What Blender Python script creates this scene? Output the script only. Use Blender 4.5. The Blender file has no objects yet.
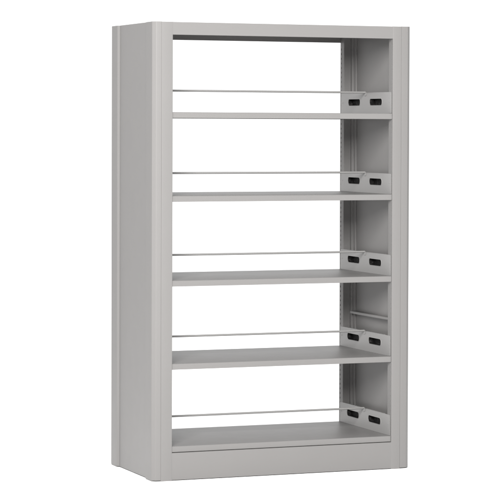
import bpy, bmesh, math
from mathutils import Matrix, Vector
C = bpy.context.scene.collection
H, W, D, PW, CH = 2.0, 1.2277, 0.6037, 0.0898, 0.038
HEAD = 0.056
SHELF = [1.6077, 1.2429, 0.8736, 0.5104, 0.1497]
TH = 0.0256
ROD = [1.7059, 1.3368, 0.9698, 0.6037, 0.2448]

# ------------------------------------------------------------ materials
def paint(name, col, rough=0.42, scale=900.0, bump=0.025, spec=0.22):
    m = bpy.data.materials.new(name); m.use_nodes = True
    nt = m.node_tree; N = nt.nodes; L = nt.links
    b = N['Principled BSDF']
    tc = N.new('ShaderNodeTexCoord')
    n1 = N.new('ShaderNodeTexNoise'); n1.inputs['Scale'].default_value = 5.0; n1.inputs['Detail'].default_value = 5
    L.new(tc.outputs['Object'], n1.inputs['Vector'])
    r = N.new('ShaderNodeValToRGB')
    r.color_ramp.elements[0].position = 0.3; r.color_ramp.elements[1].position = 0.7
    r.color_ramp.elements[0].color = (*[c * 0.99 for c in col], 1)
    r.color_ramp.elements[1].color = (*[c * 1.01 for c in col], 1)
    L.new(n1.outputs['Fac'], r.inputs['Fac']); L.new(r.outputs['Color'], b.inputs['Base Color'])
    n3 = N.new('ShaderNodeTexNoise'); n3.inputs['Scale'].default_value = 14.0; n3.inputs['Detail'].default_value = 6
    L.new(tc.outputs['Object'], n3.inputs['Vector'])
    mr = N.new('ShaderNodeMapRange'); mr.inputs['To Min'].default_value = rough - 0.02; mr.inputs['To Max'].default_value = rough + 0.03
    L.new(n3.outputs['Fac'], mr.inputs['Value']); L.new(mr.outputs['Result'], b.inputs['Roughness'])
    n2 = N.new('ShaderNodeTexNoise'); n2.inputs['Scale'].default_value = scale; n2.inputs['Detail'].default_value = 2
    L.new(tc.outputs['Object'], n2.inputs['Vector'])
    # very slight waviness of pressed sheet steel
    n4 = N.new('ShaderNodeTexNoise'); n4.inputs['Scale'].default_value = 3.0; n4.inputs['Detail'].default_value = 1
    L.new(tc.outputs['Object'], n4.inputs['Vector'])
    b1 = N.new('ShaderNodeBump'); b1.inputs['Strength'].default_value = 0.03; b1.inputs['Distance'].default_value = 0.004
    L.new(n4.outputs['Fac'], b1.inputs['Height'])
    b2 = N.new('ShaderNodeBump'); b2.inputs['Strength'].default_value = bump; b2.inputs['Distance'].default_value = 0.001
    L.new(n2.outputs['Fac'], b2.inputs['Height']); L.new(b1.outputs['Normal'], b2.inputs['Normal'])
    L.new(b2.outputs['Normal'], b.inputs['Normal'])
    b.inputs['Specular IOR Level'].default_value = spec
    return m
GREY = (0.0985, 0.0957, 0.0942)
M_PAINT = paint('grey_powder_coat', GREY)
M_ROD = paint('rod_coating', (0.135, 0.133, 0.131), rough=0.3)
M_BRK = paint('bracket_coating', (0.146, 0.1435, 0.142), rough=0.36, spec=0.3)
M_HOLE_SHADE = paint('hole_shade_black', (0.004, 0.0038, 0.0038), rough=0.6, bump=0.2, spec=0.08)  # near-black colour stands in for the shade seen through the hand holes
_nt = M_HOLE_SHADE.node_tree; _r = [n for n in _nt.nodes if n.type == 'VALTORGB'][0]
_n = [n for n in _nt.nodes if n.type == 'TEX_NOISE' and abs(n.inputs['Scale'].default_value-5) < .1][0]; _n.inputs['Scale'].default_value = 70
_r.color_ramp.elements[0].position = .5; _r.color_ramp.elements[1].position = .66; _r.color_ramp.elements[1].color = (.016, .015, .015, 1)
M_FLOOR = bpy.data.materials.new('white_studio_floor'); M_FLOOR.use_nodes = True
_b = M_FLOOR.node_tree.nodes['Principled BSDF']
_n = M_FLOOR.node_tree.nodes.new('ShaderNodeTexNoise'); _n.inputs['Scale'].default_value = 2
_r = M_FLOOR.node_tree.nodes.new('ShaderNodeValToRGB')
_r.color_ramp.elements[0].color = (0.95, 0.95, 0.95, 1); _r.color_ramp.elements[1].color = (0.95, 0.95, 0.95, 1)
M_FLOOR.node_tree.links.new(_n.outputs['Fac'], _r.inputs['Fac'])
M_FLOOR.node_tree.links.new(_r.outputs['Color'], _b.inputs['Base Color'])
_b.inputs['Roughness'].default_value = 0.9; _b.inputs['Specular IOR Level'].default_value = 0.0

# ------------------------------------------------------------ mesh helpers
def link(name, bm, mat, parent=None, smooth=True, weld=True):
    if weld: bmesh.ops.remove_doubles(bm, verts=bm.verts, dist=1e-6)
    bmesh.ops.recalc_face_normals(bm, faces=bm.faces)
    me = bpy.data.meshes.new(name); bm.to_mesh(me); bm.free()
    me.materials.append(mat)
    if smooth:
        for p in me.polygons: p.use_smooth = True
        me.set_sharp_from_angle(angle=math.radians(28))
    o = bpy.data.objects.new(name, me); C.objects.link(o); o.parent = parent
    return o

def fillet(pts, r=0.0025, seg=4):
    """pts: list of (x,y) or (x,y,radius); rounds each corner."""
    out = []; n = len(pts)
    for i in range(n):
        p = Vector(pts[i][:2]); a = Vector(pts[i-1][:2]); b = Vector(pts[(i+1) % n][:2])
        rr = pts[i][2] if len(pts[i]) > 2 else r
        if rr <= 0: out.append(p); continue
        u = (a-p); v = (b-p); lu, lv = u.length, v.length; u.normalize(); v.normalize()
        ang = u.angle(v)
        if ang > math.pi - 0.02: out.append(p); continue
        t = min(rr / math.tan(ang/2), lu*0.45, lv*0.45)
        rr = t * math.tan(ang/2)
        c = p + (u+v).normalized() * (rr / math.sin(ang/2))
        s = p+u*t; e = p+v*t
        a0 = math.atan2(s.y-c.y, s.x-c.x); a1 = math.atan2(e.y-c.y, e.x-c.x)
        d = (a1-a0+math.pi) % (2*math.pi) - math.pi
        for k in range(seg+1):
            th = a0 + d*k/seg
            out.append(Vector((c.x+rr*math.cos(th), c.y+rr*math.sin(th))))
    return out

def prism(bm, poly, lo, hi, fn, skip=None, caps=True):
    """extrude 2-D poly between lo and hi; fn(a,b,t)->3-D point"""
    A = [bm.verts.new(fn(p[0], p[1], lo)) for p in poly]
    B = [bm.verts.new(fn(p[0], p[1], hi)) for p in poly]
    n = len(poly)
    for i in range(n):
        j = (i+1) % n
        if skip and skip(poly[i], poly[j]): continue
        bm.faces.new((A[i], A[j], B[j], B[i]))
    if caps:
        bm.faces.new(A[::-1]); bm.faces.new(B)
XY = lambda a, b, t: (a, b, t)      # profile in plan, extruded up
YZ = lambda a, b, t: (t, a, b)      # profile seen from the side, extruded along the width

def mirror_x(bm):
    for v in bm.verts: v.co.x = W - v.co.x
def mirror_y(bm):
    for v in bm.verts: v.co.y = D - v.co.y

# ------------------------------------------------------------ the bookshelf
root = bpy.data.objects.new('metal_bookshelf', None); C.objects.link(root)
root['label'] = 'tall light grey steel library bookshelf with five open shelves'
root['category'] = 'bookshelf'

# end panels: pressed sheet with stiles, recessed field and chamfered corners
def end_panel(side):
    bm = bmesh.new()
    st = 0.062; CX = CH + (.009 if side else 0); rc = 0.009
    pts = [(CX, 0.0, .0008), (0.015, .0025, .003), (0, .0165, .003), (0, CH+st, .002), (rc, CH+st+rc, .003), (rc, D-CH-st-rc, .003), (0, D-CH-st, .002),
           (0, D-.0165, .003), (0.015, D-.0025, .003), (CX, D, .0015), (CX, D-.010, 0), (.014, D-.020, 0), (.014, .020, 0), (CX, .010, 0)]
    prism(bm, fillet(pts, seg=8), 0.004, H, XY)
    if side: mirror_x(bm)
    return link('end_panel', bm, M_PAINT, root)
def inner_panel(side):
    bm = bmesh.new()
    prism(bm, [(.037, .080), (.040, .080), (.040, D-.080), (.037, D-.080)], 0.006, H-.004, XY)
    if side: mirror_x(bm)
    return link('inner_panel', bm, M_PAINT, root)
def foot_strip(side, back):
    """stile foot that reaches the floor"""
    bm = bmesh.new()
    prism(bm, fillet([(.0008, .0175), (.0008, CH+.055), (.010, CH+.055), (.010, .0175)], .001), 0.0, 0.012, XY)
    if side: mirror_x(bm)
    if back: mirror_y(bm)
    return bm
def post(side, back):
    bm = bmesh.new()
    x0 = CH + 0.0004 + (.009 if side else 0); r = .0015
    pts = [(x0, 0, .0012), (PW, 0, r), (PW, .045, r), (.057, .045, .002), (.057, .066, .003), (.047, .066, .002),
           (.047, .086, .003), (.0402, .086, 0), (.0402, .0862, 0), (.0385, .0862, 0), (.0385, .012, 0), (x0, .012, 0)]
    poly = fillet(pts, seg=5)
    y0, y1 = r, .045-r
    def skip(a, b): return abs(a[0]-PW) < 1e-6 and abs(b[0]-PW) < 1e-6 and abs(a[1]-b[1]) > .02
    prism(bm, poly, 0.0, H-.0005, XY, skip=skip)
    # perforated return: rows of slots for hanging the shelf brackets
    ys = [y0, .010, .0155 if back else .0138, y1]
    pitch = 0.022; hole = 0.009; n = int((H-.12)/pitch); zs = [0.0]
    for k in range(n):
        z = .06 + k*pitch; zs += [z, z+hole]
    zs.append(H-.0005)
    t = .0018
    for i in range(len(zs)-1):
        for j in range(3):
            is_hole = (i % 2 == 1 and j == 1)
            q = [(PW, ys[j], zs[i]), (PW, ys[j+1], zs[i]), (PW, ys[j+1], zs[i+1]), (PW, ys[j], zs[i+1])]
            if not is_hole:
                bm.faces.new([bm.verts.new(p) for p in q])
            else:   # sheet thickness round the slot
                qi = [(PW-t, p[1], p[2]) for p in q]
                for k in range(4):
                    bm.faces.new([bm.verts.new(p) for p in (q[k], q[(k+1) % 4], qi[(k+1) % 4], qi[k])])
    if side: mirror_x(bm)
    if back: mirror_y(bm)
    return link('post', bm, M_PAINT, root)
for s in (0, 1):
    ep = end_panel(s); inner_panel(s)
    for b in (0, 1):
        link('foot', foot_strip(s, b), M_PAINT, ep)
        post(s, b)

# top: header beams (C sections) and top sheet
def header(back):
    bm = bmesh.new()
    y = .0003
    pts = [(y, H-HEAD, .002), (y, H-.001, .002), (y+.030, H-.001, 0), (y+.030, H-.003, 0), (y+.0018, H-.003, .0), (y+.0018, H-HEAD+.0018, 0),
           (y+.0035, H-HEAD+.0018, 0), (y+.0035, H-HEAD, 0)]
    prism(bm, fillet(pts, seg=3), PW-.0012, W-PW+.0012, YZ)
    if back: mirror_y(bm)
    return link('header', bm, M_PAINT, root)
header(0); header(1)
bm = bmesh.new()
prism(bm, [(.033, H-.0035), (D-.033, H-.0035), (D-.033, H-.0012), (.033, H-.0012)], .016, W-.016, YZ)
link('top_panel', bm, M_PAINT, root)

# kick plates
for b in (0, 1):
    bm = bmesh.new(); y = .0006; zt = SHELF[4]-TH-.0025
    pts = [(y, .003, .001), (y, zt, .002), (y+.020, zt, 0), (y+.020, zt-.0015, 0), (y+.0015, zt-.0015, 0), (y+.0015, .003, 0)]
    prism(bm, fillet(pts, seg=3), PW-.0012, W-PW+.0012, YZ)
    if b: mirror_y(bm)
    link('kick_plate', bm, M_PAINT, root)

# shelves: pressed trays with folded lips; brackets and guard rod hang on each
def shelf_mesh(z):
    bm = bmesh.new()
    y0 = .005; t = .0014; r = .003
    pts = [(y0, z, r), (D-y0, z, r), (D-y0, z-TH, .001), (D-y0-.014, z-TH, 0), (D-y0-.014, z-TH+t, 0), (D-y0-t, z-TH+t, 0),
           (D-y0-t, z-t, .0), (y0+t, z-t, .0), (y0+t, z-TH+t, 0), (y0+.014, z-TH+t, 0), (y0+.014, z-TH, 0), (y0, z-TH, .001)]
    prism(bm, fillet(pts, seg=4), PW+.0012, W-PW-.0012, YZ)
    return bm
def stadium(cy, cz, w, h, r, n=6):
    out = []
    for (sx, sz, a0) in ((1, -1, -90), (1, 1, 0), (-1, 1, 90), (-1, -1, 180)):
        for k in range(n+1):
            a = math.radians(a0 + 90*k/n)
            out.append((cy+sx*(w/2-r)+r*math.cos(a), cz+sz*(h/2-r)+r*math.sin(a)))
    return out
def bracket_mesh(z, rodz, side):
    """upright bookend plate with two oblong hand holes, folded top flange"""
    bm = bmesh.new()
    x = PW + .0015; t = .0013
    top = rodz - .001
    outline = fillet([(.016, z+.0005, .001), (D-.016, z+.0005, .001), (D-.016, top, .005),
                      (D/2+.012, top, .003), (D/2+.008, top-.005, .002), (D/2-.008, top-.005, .002), (D/2-.012, top, .003),
                      (.016, top, .005)], seg=4)
    loops = [outline, stadium(.432, z+.0535, .140, .029, .0130), stadium(.184, z+.0535, .140, .029, .0130)]
    edges = []
    for lp in loops:
        vs = [bm.verts.new((x, p[0], p[1])) for p in lp]
        for i in range(len(vs)): edges.append(bm.edges.new((vs[i], vs[(i+1) % len(vs)])))
    bmesh.ops.triangle_fill(bm, use_beauty=True, use_dissolve=False, edges=edges)
    for f in bm.faces: f.smooth = False
    ret = bmesh.ops.extrude_face_region(bm, geom=list(bm.faces))
    for v in [g for g in ret['geom'] if isinstance(g, bmesh.types.BMVert)]: v.co.x -= t
    # rolled rim round each hand hole
    for cy in (.432, .184):
        o1 = stadium(cy, z+.0535, .140, .029, .0130); o2 = stadium(cy, z+.0535, .1435, .0325, .0147)
        n = len(o1)
        for (A, xa, B, xb) in ((o1, x+.0016, o2, x), (o1, x-t, o1, x+.0016)):
            va = [bm.verts.new((xa, p[0], p[1])) for p in A]; vb = [bm.verts.new((xb, p[0], p[1])) for p in B]
            for i in range(n): bm.faces.new((va[i], va[(i+1) % n], vb[(i+1) % n], vb[i]))
    # black pocket added behind each hand hole, painting in the shade of the gap
    for cy in (.432, .184):
        o1 = stadium(cy, z+.0535, .139, .028, .0125); n = len(o1)
        va = [bm.verts.new((x-.0002, p[0], p[1])) for p in o1]; vb = [bm.verts.new((x-.020, p[0], p[1])) for p in o1]
        for i in range(n): bm.faces.new((va[i], va[(i+1) % n], vb[(i+1) % n], vb[i])).material_index = 1
        bm.faces.new(vb).material_index = 1
    # small fixing screws near each end of the plate
    for cy in (.034, D-.034):
        prism(bm, [(cy+.0028*math.cos(2*math.pi*k/14), z+.052+.0028*math.sin(2*math.pi*k/14)) for k in range(14)], x-t*.5, x+.0012, YZ)
    # top flanges folded back to the end wall
    for (ya, yb) in ((.048, D/2-.013), (D/2+.013, D-.048)):
        prism(bm, [(x-.010, top-.0016), (x-t*.5, top-.0016), (x-t*.5, top-.0002), (x-.010, top-.0002)], max(ya, .09), min(yb, D-.09),
              lambda a, b, t_: (a, t_, b))
    if side: mirror_x(bm)
    return bm
def tube(bm, path, r, n=14):
    rings = []
    for i, p in enumerate(path):
        p = Vector(p); d = (Vector(path[min(i+1, len(path)-1)]) - Vector(path[max(i-1, 0)])).normalized()
        up = Vector((0, 1, 0)) if abs(d.y) < .9 else Vector((1, 0, 0))
        a = d.cross(up).normalized(); b = d.cross(a)
        rings.append([bm.verts.new(p + a*r*math.cos(2*math.pi*k/n) + b*r*math.sin(2*math.pi*k/n)) for k in range(n)])
    for u, v in zip(rings, rings[1:]):
        for k in range(n): bm.faces.new((u[k], u[(k+1) % n], v[(k+1) % n], v[k]))
    bm.faces.new(rings[0]); bm.faces.new(rings[-1])
for z, rz in zip(SHELF, ROD):
    sh = link('shelf', shelf_mesh(z), M_PAINT, root)
    for s in (0, 1):
        link('side_bracket', bracket_mesh(z, rz, s), M_BRK, sh, smooth=False).data.materials.append(M_HOLE_SHADE)
    bm = bmesh.new(); r = .0047; xa = PW+.003; xb = W-PW-.003
    tube(bm, [(xa, D/2, rz), ((xa+xb)/2, D/2, rz), (xb, D/2, rz)], r)
    # flattened lug at each end, screwed to the bracket
    for xs, sg in ((xa, 1), (xb, -1)):
        prism(bm, fillet([(D/2-.009, rz-.016, .003), (D/2+.009, rz-.016, .003), (D/2+.009, rz+.002, .003), (D/2-.009, rz+.002, .003)]),
              xs-.001, xs+.001, YZ)
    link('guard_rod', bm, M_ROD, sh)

# brace rails on the inside of the end walls
for s in (0, 1):
    bm = bmesh.new(); z = 0.68
    prism(bm, fillet([(.0405, z, 0), (.072, z, .0015), (.072, z-.011, .001), (.0705, z-.011, 0), (.0705, z-.0015, 0), (.0405, z-.0015, 0)], seg=2),
          .048, D-.088, lambda a, b, t: (a, t, b))
    if s: mirror_x(bm)
    link('brace_rail', bm, M_PAINT, root)

# ------------------------------------------------------------ floor
bm = bmesh.new()
bmesh.ops.create_circle(bm, cap_ends=True, radius=400, segments=96)
fl = link('floor', bm, M_FLOOR, None, smooth=False); fl['kind'] = 'structure'
fl.location = (0, 0, -0.0005)

# ------------------------------------------------------------ light
w = bpy.data.worlds.new('World'); bpy.context.scene.world = w; w.use_nodes = True
bg = w.node_tree.nodes['Background']; bg.inputs['Color'].default_value = (1, 1, 1, 1); bg.inputs['Strength'].default_value = 1.3
def area(name, loc, target, sx, sy, power):
    l = bpy.data.lights.new(name, 'AREA'); l.shape = 'RECTANGLE'; l.size = sx; l.size_y = sy; l.energy = power
    l.color = (1, .99, .975)
    o = bpy.data.objects.new(name, l); C.objects.link(o); o.location = loc
    o.rotation_euler = (Vector(target)-Vector(loc)).to_track_quat('-Z', 'Y').to_euler()
    return o
area('softbox_key', (-3.2, -7.0, 4.2), (.6, .2, 1.0), 3.2, 3.2, 2420)

# ------------------------------------------------------------ camera
cd = bpy.data.cameras.new('camera'); cam = bpy.data.objects.new('camera', cd); C.objects.link(cam)
R = (Matrix.Rotation(math.radians(-22.1747), 4, 'Z') @ Matrix.Rotation(math.radians(-1.4504), 4, 'X')
     @ Matrix.Rotation(math.radians(-0.21), 4, 'Y') @ Matrix.Rotation(math.radians(90), 4, 'X'))
cam.matrix_world = Matrix.Translation((-3.4044, -10.0382, 1.5409)) @ R
cd.sensor_width = 36; cd.lens = 2442.04/497*36
cd.shift_x = -51.294/497; cd.shift_y = -58.723/497
cd.clip_end = 2000; cd.clip_start = .1
sc = bpy.context.scene; sc.camera = cam
sc.view_settings.view_transform = 'Standard'; sc.view_settings.look = 'None'; sc.view_settings.exposure = 0; sc.view_settings.gamma = 1
